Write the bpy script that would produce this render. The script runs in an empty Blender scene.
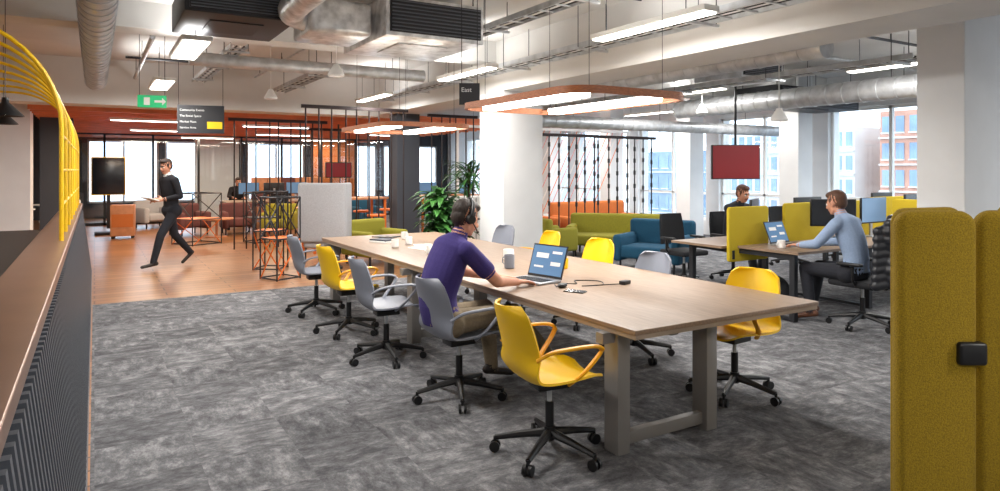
import bpy, math, random
from mathutils import Vector, Matrix, Quaternion
from mathutils.kdtree import KDTree
random.seed(7)
sc=bpy.context.scene
V=Vector
# ------------------------------------------------------------ materials
def lin(c):
    return tuple(((x/255)/12.92 if x/255<=0.04045 else ((x/255+0.055)/1.055)**2.4) for x in c)
def mat(name,c,rough=0.5,metal=0.0,noise=0.0,nscale=20,bump=0.0,emit=0,alpha=1,spec=None,stretch=None):
    m=bpy.data.materials.new(name); m.use_nodes=True
    nt=m.node_tree; b=nt.nodes['Principled BSDF']
    col=lin(c)+(1,)
    b.inputs['Base Color'].default_value=col
    b.inputs['Roughness'].default_value=rough
    b.inputs['Metallic'].default_value=metal
    if spec is not None: b.inputs['Specular IOR Level'].default_value=spec
    if emit:
        b.inputs['Emission Color'].default_value=col; b.inputs['Emission Strength'].default_value=emit
    if noise or bump:
        tc=nt.nodes.new('ShaderNodeTexCoord'); n=nt.nodes.new('ShaderNodeTexNoise')
        n.inputs['Scale'].default_value=nscale; n.inputs['Detail'].default_value=5
        src=tc.outputs['Object']
        if stretch:
            mp=nt.nodes.new('ShaderNodeMapping'); mp.inputs['Scale'].default_value=stretch
            nt.links.new(src,mp.inputs['Vector']); src=mp.outputs['Vector']
        nt.links.new(src,n.inputs['Vector'])
        if noise:
            r=nt.nodes.new('ShaderNodeValToRGB')
            r.color_ramp.elements[0].position=0.3; r.color_ramp.elements[1].position=0.7
            r.color_ramp.elements[0].color=tuple(x*(1-noise) for x in col[:3])+(1,)
            r.color_ramp.elements[1].color=tuple(min(1,x*(1+noise)) for x in col[:3])+(1,)
            nt.links.new(n.outputs['Fac'],r.inputs['Fac']); nt.links.new(r.outputs['Color'],b.inputs['Base Color'])
        if bump:
            bp=nt.nodes.new('ShaderNodeBump'); bp.inputs['Strength'].default_value=bump; bp.inputs['Distance'].default_value=0.01
            nt.links.new(n.outputs['Fac'],bp.inputs['Height']); nt.links.new(bp.outputs['Normal'],b.inputs['Normal'])
    return m
M={}
M['yellow']=mat('yellow_plastic',(240,192,6),.42)
M['yarm']=mat('yellow_arm',(234,164,8),.4)
M['grey']=mat('grey_plastic',(122,126,137),.45)
M['black']=mat('black_plastic',(20,20,22),.4)
M['blackfab']=mat('black_fabric',(26,27,31),.9,noise=.3,nscale=150)
M['jacket']=mat('jacket_nylon',(28,30,36),.45,noise=.3,nscale=60)
M['white']=mat('white_paint',(238,238,236),.6)
M['wallw']=mat('wall_white',(226,227,228),.8,noise=.03,nscale=3)
M['ceil']=mat('ceiling_concrete',(210,209,206),.85,noise=.07,nscale=1.2)
M['beam']=mat('beam_paint',(216,215,212),.8,noise=.04,nscale=2)
M['chrome']=mat('galvanised',(196,199,202),.4,.45,noise=.2,nscale=8)
M['foil']=mat('foil',(218,220,222),.3,.55,noise=.35,nscale=9,bump=1.0)
M['dark']=mat('dark_metal',(42,43,47),.5,.3)
M['darkrod']=mat('dark_rod',(48,38,38),.45,.3)
M['grille']=mat('grille_dark',(30,30,32),.6)
M['copper']=mat('copper_panel',(222,130,84),.45,.1,noise=.15,nscale=3)
M['ring']=mat('walnut_ring',(176,108,68),.4,noise=.25,nscale=30,stretch=(1,1,4))
M['orange']=mat('orange_powder',(225,112,35),.5)
M['table']=mat('table_laminate',(136,113,93),.42,noise=.18,nscale=9,stretch=(8,.7,8))
M['tedge']=mat('table_edge',(150,132,114),.5)
M['leg']=mat('taupe_metal',(134,130,126),.45,.2)
M['felt']=mat('mustard_felt',(150,122,18),.95,noise=.32,nscale=170,bump=.4)
M['felt2']=mat('mustard_felt_light',(190,166,34),.95,noise=.15,nscale=200,bump=.2)
M['seat']=mat('yellow_seat',(215,170,12),.8,noise=.1,nscale=150)
M['teal']=mat('teal_fabric',(22,76,104),.9,noise=.15,nscale=60)
M['olive']=mat('olive_fabric',(140,134,40),.9,noise=.15,nscale=60)
M['orfab']=mat('orange_fabric',(186,104,48),.9,noise=.12,nscale=60)
M['red']=mat('red_screen',(140,18,30),.5)
M['ltfab']=mat('light_grey_fabric',(172,172,175),.95,noise=.12,nscale=90)
M['plum']=mat('mauve_fabric',(104,64,62),.9,noise=.15,nscale=60)
M['skin']=mat('skin',(200,142,114),.55,noise=.06,nscale=40)
M['purple']=mat('purple_polo',(56,44,108),.9,noise=.12,nscale=90)
M['khaki']=mat('khaki_cloth',(124,110,88),.9,noise=.12,nscale=70)
M['blueshirt']=mat('pale_blue_shirt',(146,166,196),.85,noise=.06,nscale=60)
M['navy']=mat('dark_trouser',(32,34,42),.9,noise=.15,nscale=60)
M['blacksw']=mat('black_sweater',(24,24,30),.95,noise=.2,nscale=80)
M['hair']=mat('brown_hair',(42,29,22),.6,noise=.5,nscale=90,stretch=(1,1,.25),bump=.5)
M['hairl']=mat('brown_hair_light',(84,54,36),.65,noise=.3,nscale=90,bump=.4)
M['shoe']=mat('dark_shoe',(36,28,24),.5)
M['shoeb']=mat('brown_shoe',(92,54,32),.5)
M['lip']=mat('lip',(170,100,88),.5)
M['eye']=mat('eye_white',(225,222,218),.3)
M['iris']=mat('iris_dark',(35,26,20),.3)
M['leaf']=mat('leaf_green',(50,100,38),.5,noise=.35,nscale=12)
M['leaf2']=mat('leaf_green_deep',(28,66,28),.5,noise=.3,nscale=12)
M['pot']=mat('pot_grey',(90,90,92),.6)
M['soil']=mat('soil',(50,36,26),.9)
M['bronze']=mat('bronze_cap',(146,114,96),.33,.45,noise=.06,nscale=5)
M['blacktop']=mat('black_worktop',(14,14,16),.4)
M['slat']=mat('slat_grey',(100,104,112),.4,.5)
M['slatback']=mat('slat_back',(22,23,26),.6)
M['wood']=mat('wood_ply',(184,124,84),.5,noise=.15,nscale=8)
M['slate']=mat('slate_wall',(66,70,78),.8)
M['screen']=mat('screen_blue',(84,116,150),.2,emit=.45)
M['screend']=mat('screen_dark',(22,26,34),.2)
M['paper']=mat('paper',(236,236,234),.8)
M['silver']=mat('laptop_silver',(170,172,176),.35,.6)
M['lamp']=mat('lamp_diffuser',(255,250,240),.5,emit=9)
M['green']=mat('exit_green',(30,160,100),.5,emit=.6)
M['txt']=mat('sign_text',(215,215,215),.6)
M['pink']=mat('pink_cord',(220,140,140),.6)
M['cord']=mat('pale_cord',(240,228,220),.6)
M['brick']=mat('brick_far',(196,150,132),.9,noise=.12,nscale=1)
M['stone']=mat('stone_far',(216,216,214),.9,noise=.05,nscale=1)
M['bglass']=mat('glass_far',(132,158,184),.2,noise=.25,nscale=.4)
def glassmat():
    m=bpy.data.materials.new('window_glass'); m.use_nodes=True; nt=m.node_tree
    nt.nodes.clear(); o=nt.nodes.new('ShaderNodeOutputMaterial'); t=nt.nodes.new('ShaderNodeBsdfTransparent')
    g=nt.nodes.new('ShaderNodeBsdfGlossy'); g.inputs['Roughness'].default_value=.03; mx=nt.nodes.new('ShaderNodeMixShader'); mx.inputs[0].default_value=.07
    t.inputs[0].default_value=(.93,.97,1,1)
    nt.links.new(t.outputs[0],mx.inputs[1]); nt.links.new(g.outputs[0],mx.inputs[2]); nt.links.new(mx.outputs[0],o.inputs[0]); return m
M['glass']=glassmat()
def carpet():
    m=bpy.data.materials.new('carpet_tiles'); m.use_nodes=True; nt=m.node_tree; b=nt.nodes['Principled BSDF']
    N=nt.nodes.new; L=nt.links.new
    tc=N('ShaderNodeTexCoord')
    ck=N('ShaderNodeTexChecker'); ck.inputs['Scale'].default_value=2.0; L(tc.outputs['Object'],ck.inputs['Vector'])
    def st(s,o):
        mp=N('ShaderNodeMapping'); mp.inputs['Scale'].default_value=s; mp.inputs['Location'].default_value=(o,o,0); L(tc.outputs['Object'],mp.inputs['Vector'])
        n=N('ShaderNodeTexNoise'); n.inputs['Scale'].default_value=5; n.inputs['Detail'].default_value=12; n.inputs['Roughness'].default_value=.82
        L(mp.outputs['Vector'],n.inputs['Vector']); return n
    a=st((1.7,.9,1),0); c=st((.9,1.7,1),7.3)
    mx=N('ShaderNodeMix'); mx.data_type='FLOAT'; L(ck.outputs['Fac'],mx.inputs['Factor']); L(a.outputs['Fac'],mx.inputs[2]); L(c.outputs['Fac'],mx.inputs[3])
    sn=N('ShaderNodeVectorMath'); sn.operation='SNAP'; sn.inputs[1].default_value=(.5,.5,10); L(tc.outputs['Object'],sn.inputs[0])
    wn=N('ShaderNodeTexWhiteNoise'); L(sn.outputs[0],wn.inputs['Vector'])
    ma=N('ShaderNodeMath'); ma.operation='MULTIPLY_ADD'; ma.inputs[1].default_value=.05; L(wn.outputs['Value'],ma.inputs[0]); L(mx.outputs[0],ma.inputs[2])
    r=N('ShaderNodeValToRGB'); e=r.color_ramp.elements
    e[0].position=.42; e[0].color=lin((74,74,77))+(1,); e[1].position=.68; e[1].color=lin((158,158,159))+(1,)
    x=r.color_ramp.elements.new(.54); x.color=lin((108,108,111))+(1,)
    L(ma.outputs[0],r.inputs['Fac']); L(r.outputs['Color'],b.inputs['Base Color'])
    b.inputs['Roughness'].default_value=.95; b.inputs['Specular IOR Level'].default_value=.2
    f=N('ShaderNodeTexNoise'); f.inputs['Scale'].default_value=250; L(tc.outputs['Object'],f.inputs['Vector'])
    bp=N('ShaderNodeBump'); bp.inputs['Strength'].default_value=.4; bp.inputs['Distance'].default_value=.005; L(f.outputs['Fac'],bp.inputs['Height']); L(bp.outputs['Normal'],b.inputs['Normal'])
    return m
def woodfloor():
    m=bpy.data.materials.new('oak_floor'); m.use_nodes=True; nt=m.node_tree; b=nt.nodes['Principled BSDF']
    N=nt.nodes.new; L=nt.links.new
    tc=N('ShaderNodeTexCoord'); br=N('ShaderNodeTexBrick'); br.inputs['Scale'].default_value=1
    br.inputs['Color1'].default_value=lin((188,132,86))+(1,); br.inputs['Color2'].default_value=lin((154,104,64))+(1,); br.inputs['Mortar'].default_value=lin((90,58,36))+(1,)
    br.inputs['Mortar Size'].default_value=.009; br.inputs['Brick Width'].default_value=1.6; br.inputs['Row Height'].default_value=.2
    L(tc.outputs['Object'],br.inputs['Vector'])
    mp=N('ShaderNodeMapping'); mp.inputs['Scale'].default_value=(2,18,1); L(tc.outputs['Object'],mp.inputs['Vector'])
    n=N('ShaderNodeTexNoise'); n.inputs['Scale'].default_value=3; n.inputs['Detail'].default_value=6; L(mp.outputs['Vector'],n.inputs['Vector'])
    mx=N('ShaderNodeMix'); mx.data_type='RGBA'; mx.blend_type='MULTIPLY'; mx.inputs['Factor'].default_value=.5
    L(br.outputs['Color'],mx.inputs[6]); L(n.outputs['Fac'],mx.inputs[7]); L(mx.outputs[2],b.inputs['Base Color'])
    b.inputs['Roughness'].default_value=.3
    return m
M['carpet']=carpet(); M['woodfloor']=woodfloor()
# ------------------------------------------------------------ mesh builder
def catmull(pts,n):
    pts=[V(p) for p in pts]; out=[]
    for i in range(len(pts)-1):
        p0=pts[max(i-1,0)];p1=pts[i];p2=pts[i+1];p3=pts[min(i+2,len(pts)-1)]
        for k in range(n):
            t=k/n
            out.append(.5*((2*p1)+(p2-p0)*t+(2*p0-5*p1+4*p2-p3)*t*t+(3*p1-p0-3*p2+p3)*t**3))
    out.append(pts[-1]); return out
class MB:
    def __init__(s): s.v=[];s.f=[];s.m=[];s.ms=[];s.kids=[]
    def mi(s,k):
        if k not in s.ms: s.ms.append(k)
        return s.ms.index(k)
    def add(s,vs,fs,k,mtx=None):
        o=len(s.v); i=s.mi(k)
        for p in vs:
            p=V(p)
            if mtx is not None: p=mtx@p
            s.v.append(p)
        for f in fs: s.f.append([o+a for a in f]); s.m.append(i)
    def box(s,c,d,k,rot=None,bev=0):
        x,y,z=d[0]/2,d[1]/2,d[2]/2
        R=Matrix.Translation(V(c))
        if rot is not None:
            if isinstance(rot,(int,float)): R=R@Matrix.Rotation(rot,4,'Z')
            else: R=R@rot
        if bev<=0:
            vs=[(a*x,b*y,cc*z) for a in(-1,1) for b in(-1,1) for cc in(-1,1)]
            fs=[(0,1,3,2),(4,6,7,5),(0,4,5,1),(2,3,7,6),(0,2,6,4),(1,5,7,3)]
            s.add(vs,fs,k,R); return
        import bmesh
        bm=bmesh.new(); bmesh.ops.create_cube(bm,size=1)
        for v in bm.verts: v.co=V((v.co.x*2*x,v.co.y*2*y,v.co.z*2*z))
        bmesh.ops.bevel(bm,geom=bm.edges[:],offset=min(bev,x*.98,y*.98,z*.98),segments=3,profile=.5,affect='EDGES')
        bm.verts.index_update()
        s.add([v.co.copy() for v in bm.verts],[[v.index for v in f.verts] for f in bm.faces],k,R); bm.free()
    def bx(s,x0,x1,y0,y1,z0,z1,k,bev=0):
        s.box(((x0+x1)/2,(y0+y1)/2,(z0+z1)/2),(x1-x0,y1-y0,z1-z0),k,bev=bev)
    def cyl(s,p0,p1,r0,k,r1=None,seg=12):
        if r1 is None: r1=r0
        p0=V(p0);p1=V(p1); d=(p1-p0).normalized(); u=d.orthogonal().normalized(); w=d.cross(u)
        vs=[];
        for p,r in((p0,r0),(p1,r1)):
            for i in range(seg):
                a=2*math.pi*i/seg; vs.append(p+(u*math.cos(a)+w*math.sin(a))*r)
        fs=[[i,(i+1)%seg,seg+(i+1)%seg,seg+i] for i in range(seg)]+[list(range(seg))[::-1],list(range(seg,2*seg))]
        s.add(vs,fs,k)
    def tube(s,pts,r,k,closed=False,seg=8,flat=1.0,up=None):
        pts=[V(p) for p in pts]; n=len(pts); vs=[]
        prev=None
        for i,p in enumerate(pts):
            if closed: d=pts[(i+1)%n]-pts[i-1]
            else: d=pts[min(i+1,n-1)]-pts[max(i-1,0)]
            d.normalize()
            if up is not None: u=V(up)-d*V(up).dot(d)
            elif prev is None: u=d.orthogonal()
            else: u=prev-d*prev.dot(d)
            u.normalize(); prev=u; w=d.cross(u)
            rr=r[i] if isinstance(r,(list,tuple)) else r
            for j in range(seg):
                a=2*math.pi*j/seg; vs.append(p+u*math.cos(a)*rr*flat+w*math.sin(a)*rr)
        fs=[]
        for i in range(n if closed else n-1):
            for j in range(seg):
                a=i*seg+j;b=i*seg+(j+1)%seg;c=((i+1)%n)*seg+(j+1)%seg;d=((i+1)%n)*seg+j
                fs.append([a,b,c,d])
        if not closed: fs+= [list(range(seg))[::-1],list(range((n-1)*seg,n*seg))]
        s.add(vs,fs,k)
    def sph(s,c,r,k,seg=12,ring=8,mtx=None):
        if not hasattr(r,'__len__'): r=(r,r,r)
        vs=[V((0,0,r[2]))]
        for i in range(1,ring):
            t=math.pi*i/ring
            for j in range(seg):
                a=2*math.pi*j/seg; vs.append(V((r[0]*math.sin(t)*math.cos(a),r[1]*math.sin(t)*math.sin(a),r[2]*math.cos(t))))
        vs.append(V((0,0,-r[2]))); fs=[]
        for j in range(seg): fs.append([0,1+j,1+(j+1)%seg])
        for i in range(ring-2):
            for j in range(seg):
                a=1+i*seg+j;b=1+i*seg+(j+1)%seg; fs.append([a,a+seg,b+seg,b])
        l=len(vs)-1;o=1+(ring-2)*seg
        for j in range(seg): fs.append([l,o+(j+1)%seg,o+j])
        R=Matrix.Translation(V(c))
        if mtx is not None: R=R@mtx
        s.add(vs,fs,k,R)
    def lathe(s,prof,c,k,seg=16):
        vs=[];n=len(prof)
        for r,z in prof:
            for j in range(seg):
                a=2*math.pi*j/seg; vs.append(V(c)+V((r*math.cos(a),r*math.sin(a),z)))
        fs=[[i*seg+j,i*seg+(j+1)%seg,(i+1)*seg+(j+1)%seg,(i+1)*seg+j] for i in range(n-1) for j in range(seg)]
        s.add(vs,fs,k)
    def prism(s,out,t,k,mtx,bev=0):
        import bmesh
        bm=bmesh.new(); vs=[bm.verts.new((p[0],-t/2,p[1])) for p in out]; f=bm.faces.new(vs)
        r=bmesh.ops.extrude_face_region(bm,geom=[f])
        for e in r['geom']:
            if isinstance(e,bmesh.types.BMVert): e.co.y+=t
        bmesh.ops.recalc_face_normals(bm,faces=bm.faces[:])
        if bev:
            ed=[e for e in bm.edges if abs(e.verts[0].co.y-e.verts[1].co.y)<1e-6]
            bmesh.ops.bevel(bm,geom=ed,offset=bev,segments=3,profile=.5,affect='EDGES')
        bm.verts.index_update()
        s.add([v.co.copy() for v in bm.verts],[[v.index for v in f.verts] for f in bm.faces],k,mtx); bm.free()
    def surf(s,grid,k,th=.012):
        R=len(grid);C=len(grid[0]); top=[];bot=[]
        for i in range(R):
            for j in range(C):
                a=grid[min(i+1,R-1)][j]-grid[max(i-1,0)][j]; b=grid[i][min(j+1,C-1)]-grid[i][max(j-1,0)]
                n=a.cross(b)
                n=n.normalized() if n.length>1e-9 else V((0,0,1))
                top.append(grid[i][j]+n*th/2); bot.append(grid[i][j]-n*th/2)
        o=R*C; fs=[]
        for i in range(R-1):
            for j in range(C-1):
                a=i*C+j; fs.append([a,a+C,a+C+1,a+1]); fs.append([o+a,o+a+1,o+a+C+1,o+a+C])
        for i in range(R-1):
            a=i*C; fs.append([a,o+a,o+a+C,a+C]); a=i*C+C-1; fs.append([a,a+C,o+a+C,o+a])
        for j in range(C-1):
            a=j; fs.append([a,a+1,o+a+1,o+a]); a=(R-1)*C+j; fs.append([a,o+a,o+a+1,a+1])
        s.add(top+bot,fs,k)
    def done(s,name,loc=(0,0,0),rot=0,smooth=True,par=None):
        me=bpy.data.meshes.new(name); me.from_pydata([tuple(p) for p in s.v],[],s.f); 
        for k in s.ms: me.materials.append(M[k])
        me.polygons.foreach_set('material_index',s.m)
        if smooth:
            me.polygons.foreach_set('use_smooth',[True]*len(s.f)); me.set_sharp_from_angle(angle=math.radians(38))
        me.update(); o=bpy.data.objects.new(name,me); sc.collection.objects.link(o)
        o.location=loc; o.rotation_euler=(0,0,rot)
        if par: o.parent=par
        return o
def rrect(w,h,r,n=6,cx=0,cz=0):
    out=[]
    for qx,qz,a0 in((1,1,0),(-1,1,90),(-1,-1,180),(1,-1,270)):
        for i in range(n+1):
            a=math.radians(a0+90*i/n); out.append((cx+qx*(w/2-r)+r*math.cos(a),cz+qz*(h/2-r)+r*math.sin(a)))
    return out
def area(name,loc,sx,sy,P,col=(1,.97,.93),par=None,up=False):
    l=bpy.data.lights.new(name,'AREA'); l.shape='RECTANGLE'; l.size=sx; l.size_y=sy; l.energy=P; l.color=col
    o=bpy.data.objects.new(name,l); sc.collection.objects.link(o); o.location=loc
    if up: o.rotation_euler=(math.pi,0,0)
    if par: o.parent=par
    return o
# ------------------------------------------------------------ camera
H=1.6
cd=bpy.data.cameras.new('camera'); cam=bpy.data.objects.new('camera',cd); sc.collection.objects.link(cam)
cam.location=(0,0,H); cam.rotation_euler=(math.radians(90),0,-math.radians(31)); cd.sensor_width=36; cd.lens=24.3; cd.shift_y=-.0755; cd.clip_start=.02
sc.camera=cam
# ------------------------------------------------------------ room shell
XW=13.0; CZ=3.5
m=MB(); m.bx(-.02,XW,-4,9.35,-.1,0,'carpet'); m.bx(6.6,XW,9.35,26,-.1,0,'carpet'); m.done('floor_carpet')
m=MB(); m.bx(-9,-.02,-4,26,-.1,0,'woodfloor'); m.bx(-.02,6.6,9.35,26,-.1,0,'woodfloor'); m.done('floor')
m=MB(); m.bx(-9,XW+.4,-4,26,CZ,CZ+.2,'ceil'); m.done('ceiling')
m=MB(); m.bx(-9,XW+.4,26,26.2,-.1,.5,'slate'); m.bx(-9,XW+.4,26,26.2,2.6,CZ+.2,'slate')
for a,b in((-9,-.2),(4.2,4.8),(6.9,7.5),(12.5,XW+.4),(1.9,2.1),(9.8,10.1)): m.bx(a,b,26,26.2,.5,2.6,'slate')
m.done('wall_back')
for i,(a,b) in enumerate(((-.2,1.9),(2.1,4.2),(4.8,6.9),(7.5,9.8),(10.1,12.5))):
    m=MB(); 
    for c,d in((a,a+.06),(b-.06,b),((a+b)/2-.03,(a+b)/2+.03)): m.bx(c,d,26.05,26.12,.5,2.6,'white')
    m.bx(a,b,26.05,26.12,.5,.56,'white'); m.bx(a,b,26.05,26.12,2.54,2.6,'white'); m.bx(a,b,26.08,26.09,.5,2.6,'glass'); m.done('window_%d'%(20+i))
m=MB(); m.bx(-9.2,-9,-4.2,26.2,-.1,CZ+.2,'wallw'); m.done('wall_left')
m=MB(); m.bx(-9,XW+.4,-4.2,-4,-.1,CZ+.2,'wallw'); m.done('wall_front')
m=MB(); m.bx(XW,XW+.4,-4,26,-.1,.35,'wallw'); m.bx(XW,XW+.4,-4,26,2.85,CZ,'wallw')
ycols=[.2,2.97,5.82,8.67,11.52,14.37,17.22,20.07,23]
for y in ycols: m.bx(XW,XW+.4,y-.2,y+.2,.35,2.85,'wallw')
m.bx(XW,XW+.4,-4,-2.6,.35,2.85,'wallw'); m.bx(XW,XW+.4,24.5,26,.35,2.85,'wallw')
m.done('wall_right')
ed=[-2.6]+ycols+[24.5]
for i in range(len(ed)-1):
    y0=ed[i]+(.2 if i else 0); y1=ed[i+1]-(.2 if i<len(ed)-2 else 0)
    m=MB(); w=.06
    for (a,b,c,d) in((y0,y1,.35,.35+w),(y0,y1,2.85-w,2.85),(y0,y0+w,.35,2.85),(y1-w,y1,.35,2.85),((y0+y1)/2-.03,(y0+y1)/2+.03,.35,2.85),(y0,y1,1.0,1.05)):
        m.bx(XW+.1,XW+.18,a,b,c,d,'white')
    m.bx(XW+.13,XW+.145,y0,y1,.36,2.84,'glass'); m.done('window_%d'%(i+1))
for n,y in enumerate([5.82,8.67,11.52,14.37,17.22]):
    m=MB(); m.bx(12.0,12.45,y-.22,y+.22,0,CZ,'wallw'); m.done('column')
m=MB(); m.bx(5.1,5.8,8.4,9.1,0,2.76,'wallw',bev=.01); m.done('column')
m=MB(); m.bx(6.6,7.3,3.0,3.41,0,CZ,'wallw',bev=.01); m.done('column')
m=MB(); m.bx(-1.75,-1.0,14.9,15.6,0,CZ,'wallw'); m.done('column')
m=MB(); m.bx(-.95,-.38,16.5,17.2,0,CZ,'slate'); m.done('column')
m=MB(); m.bx(5.3,5.8,12.9,13.3,0,2.76,'slate'); m.done('column')
m=MB(); m.bx(5.1,5.8,-4,26,2.76,CZ,'beam'); m.done('ceiling_beam')
m=MB(); m.bx(-9,5.1,13.4,14.0,2.72,CZ,'beam'); m.done('ceiling_beam')
m=MB(); m.bx(-9,5.1,8.6,9.0,3.2,CZ,'beam'); m.done('ceiling_beam')
m=MB(); m.bx(5.8,XW,8.5,9.1,2.95,CZ,'beam'); m.done('ceiling_beam')
m=MB(); m.bx(5.8,XW,3.45,3.8,3.1,CZ,'beam'); m.done('ceiling_beam')
m=MB()
m.bx(-1,9,14.2,25.9,2.78,2.84,'copper')
for i in range(24): m.bx(-1,9,14.3+i*.48,14.36+i*.48,2.66,2.78,'copper')
m.done('copper_slat_ceiling')
# ------------------------------------------------------------ lights (downward fixtures, plus added upward fill)
def linear(x,y0,y1,z,P,w=.18,U=13,name='linear_ceiling_light'):
    m=MB(); L=y1-y0
    m.box((0,0,.03),(w,L,.05),'white',bev=.005); m.box((0,0,-.003),(w*.8,L*.97,.012),'lamp')
    for s in(-1,1): m.cyl((0,s*L*.4,.05),(0,s*L*.4,CZ-z),.004,'dark',seg=6)
    o=m.done(name,(x,(y0+y1)/2,z))
    area('lamp_emitter',(0,0,-.015),w*.8,L*.95,P,par=o)
    if U: area('added_ceiling_fill',(0,0,.065),w*.8,L*.95,U,(1,.98,.96),par=o,up=True)  # added fill lamp to brighten the ceiling; the fixture itself only shines down
for x in(.9,4.4,8.75,11.2):
    for i,y in enumerate((-1.5,3.9 if x>1 else 4.0,7.5,11.1,)):
        if x==.9: linear(x,y,y+1.3,2.92,58,w=.3,U=11)
        else: linear(x,y,y+1.5,2.92,60)
for x in(8.75,11.2): linear(x,14.6,16.1,2.9,55)
linear(-4,3,5,2.92,75); linear(-4,9,11,2.92,75); linear(-4,16,18,2.92,80)
for (x,y) in((1,15.3),(3.6,16),(6.2,15.5),(1.5,19),(4.6,19.6),(7.4,18.2),(3,22.5),(6.6,22.5)):
    m=MB(); m.box((0,0,.01),(1.5,.12,.05),'white'); m.box((0,0,-.02),(1.45,.1,.012),'lamp'); o=m.done('linear_ceiling_light',(x,y,2.6))
    area('lamp_emitter',(0,0,-.03),1.4,.09,60,(1,.78,.55),par=o)
def ring(x,y,z,w=1.2,l=1.8):
    m=MB(); out=rrect(w,l,.26,8)
    n=len(out); vs=[];fs=[]; h=.027
    inn=rrect(w-.06,l-.06,.23,8)
    for (a,b) in zip(out,inn):
        vs+= [(a[0],a[1],-h),(a[0],a[1],h),(b[0],b[1],h),(b[0],b[1],-h)]
    for i in range(n):
        j=(i+1)%n
        for k in range(4): fs.append([i*4+k,j*4+k,j*4+(k+1)%4,i*4+(k+1)%4])
    m.add(vs,fs,'ring')
    for sx in(-1,1):
        m.box((sx*.36,0,.0),(.12,l-.4,.03),'lamp',bev=.004); m.box((sx*.36,0,-.02),(.12,l-.42,.03),'lamp')
        m.box((sx*.36,0,.02),(.02,l-.06,.01),'dark')
    for sx in(-1,1):
        for sy in(-1,1): m.cyl((sx*.36,sy*l*.42,.02),(sx*.36,sy*l*.42,CZ-z),.0025,'dark',seg=6)
    o=m.done('ring_pendant_light',(x,y,z))
    for sx in(-1,1): area('lamp_emitter',(sx*.36,0,-.04),.1,l-.45,20,par=o)
ring(3.42,4.6,2.17); ring(3.45,8.2,2.14)
# ------------------------------------------------------------ ceiling services
def spiral(name,p0,p1,r):
    m=MB(); p0=V(p0);p1=V(p1); L=(p1-p0).length; n=int(L/.25)
    m.cyl((0,0,0),p1-p0,r,'chrome',seg=20); d=(p1-p0).normalized()
    for i in range(n+1):
        c=d*(i*L/n); m.cyl(c-d*.012,c+d*.012,r*1.05,'chrome',seg=20)
    for t in(.15,.5,.85):
        c=d*(L*t); m.cyl(c+V((0,0,r)),V((c.x,c.y,CZ-.001-p0.z)),.005,'dark',seg=6)
    m.done(name,p0)
spiral('spiral_duct',(.02,2.0,3.02),(.02,12.5,3.02),.15)
spiral('spiral_duct',(5.85,9.6,2.45),(12.9,9.6,2.45),.11)
spiral('spiral_duct',(6.1,4.0,2.8),(6.1,9.3,2.8),.11)
spiral('spiral_duct',(9.6,3.9,2.75),(9.6,9.3,2.75),.16)
spiral('spiral_duct',(1.1,9.9,3.1),(4.5,9.9,3.1),.09)
def fcu(x,y,z,w,d,h,k='chrome',front='grille'):
    m=MB(); m.box((0,0,0),(w,d,h),k,bev=.01)
    m.box((0,-d/2-.01,0),(w*.92,.03,h*.8),'dark')
    for i in range(9): m.box((0,-d/2-.03,-h*.36+i*h*.09),(w*.9,.02,h*.025),'slat')
    m.box((0,0,-h/2-.006),(w*.5,d*.5,.012),k)
    for sx in(-1,1):
        for sy in(-1,1): m.cyl((sx*w*.45,sy*d*.4,h/2),(sx*w*.45,sy*d*.4,CZ-z),.006,'dark',seg=6)
    m.done('fan_coil_unit',(x,y,z))
fcu(3.0,6.9,3.13,1.1,1.3,.4,k='foil')
fcu(1.2,7.3,3.2,1.0,1.2,.3,k='dark')
fcu(11.2,7.9,2.9,2.4,.9,.34,k='dark')
fcu(8.45,7.0,3.1,.9,.9,.3,k='chrome')
m=MB(); m.box((0,0,0),(.62,.7,.34),'foil',bev=.05); m.tube(catmull([(-.3,-.1,0),(-.45,-.2,.02),(-.5,-.7,.02),(-.5,-1.6,.02)],4),.13,'foil',seg=14)
m.cyl((0,0,.1),(0,0,.38),.01,'dark'); m.done('foil_wrapped_duct',(2.08,6.8,3.1))
m=MB(); m.box((0,0,0),(.6,2.2,.3),'foil',bev=.03); m.cyl((0,.9,.1),(0,.9,.35),.01,'dark');m.done('foil_wrapped_duct',(6.25,2.2,3.15))
def tray(x,y0,y1,z,w=.25):
    m=MB(); L=y1-y0
    for s in(-1,1): m.box((s*w/2,L/2,0),(.012,L,.06),'chrome')
    for i in range(int(L/.28)): m.box((0,.1+i*.28,-.02),(w,.025,.012),'chrome')
    for i in range(4): m.cyl((-.07+i*.045,.02,0),(-.07+i*.045,L-.02,0),.012,'black' if i%2 else 'white',seg=6)
    for i in range(int(L/1.6)+1):
        m.box((0,.2+i*1.6,-.045),(w+.14,.04,.025),'chrome')
        for s in(-1,1): m.cyl((s*(w/2+.05),.2+i*1.6,-.05),(s*(w/2+.05),.2+i*1.6,CZ-.001-z),.005,'dark',seg=6)
    m.done('cable_tray',(x,y0,z))
tray(4.82,1,13,3.0,.3); tray(7.6,3.9,13.3,2.82,.25); tray(10.5,3.9,7.0,2.85,.25); tray(3.85,1.5,8.4,3.2,.2); tray(1.6,9.2,13.2,3.2,.2); tray(3.0,10.2,13.2,3.1,.25)
def pipe(x0,y0,x1,y1,z,r=.02,k='white'):
    m=MB(); m.cyl((0,0,0),(x1-x0,y1-y0,0),r,k,seg=10)
    for t in(.1,.5,.9): m.cyl(((x1-x0)*t,(y1-y0)*t,0),((x1-x0)*t,(y1-y0)*t,CZ-z),.005,'dark',seg=6)
    m.done('ceiling_pipe',(x0,y0,z))
pipe(1.9,1,1.9,8.5,3.4,.025,'chrome'); pipe(2.6,9.1,2.6,13.3,3.35,.02,'chrome'); pipe(.4,5.4,5.0,5.4,3.42,.018,'dark'); pipe(4.2,1,4.2,8.5,3.35,.03,'chrome')
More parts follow.
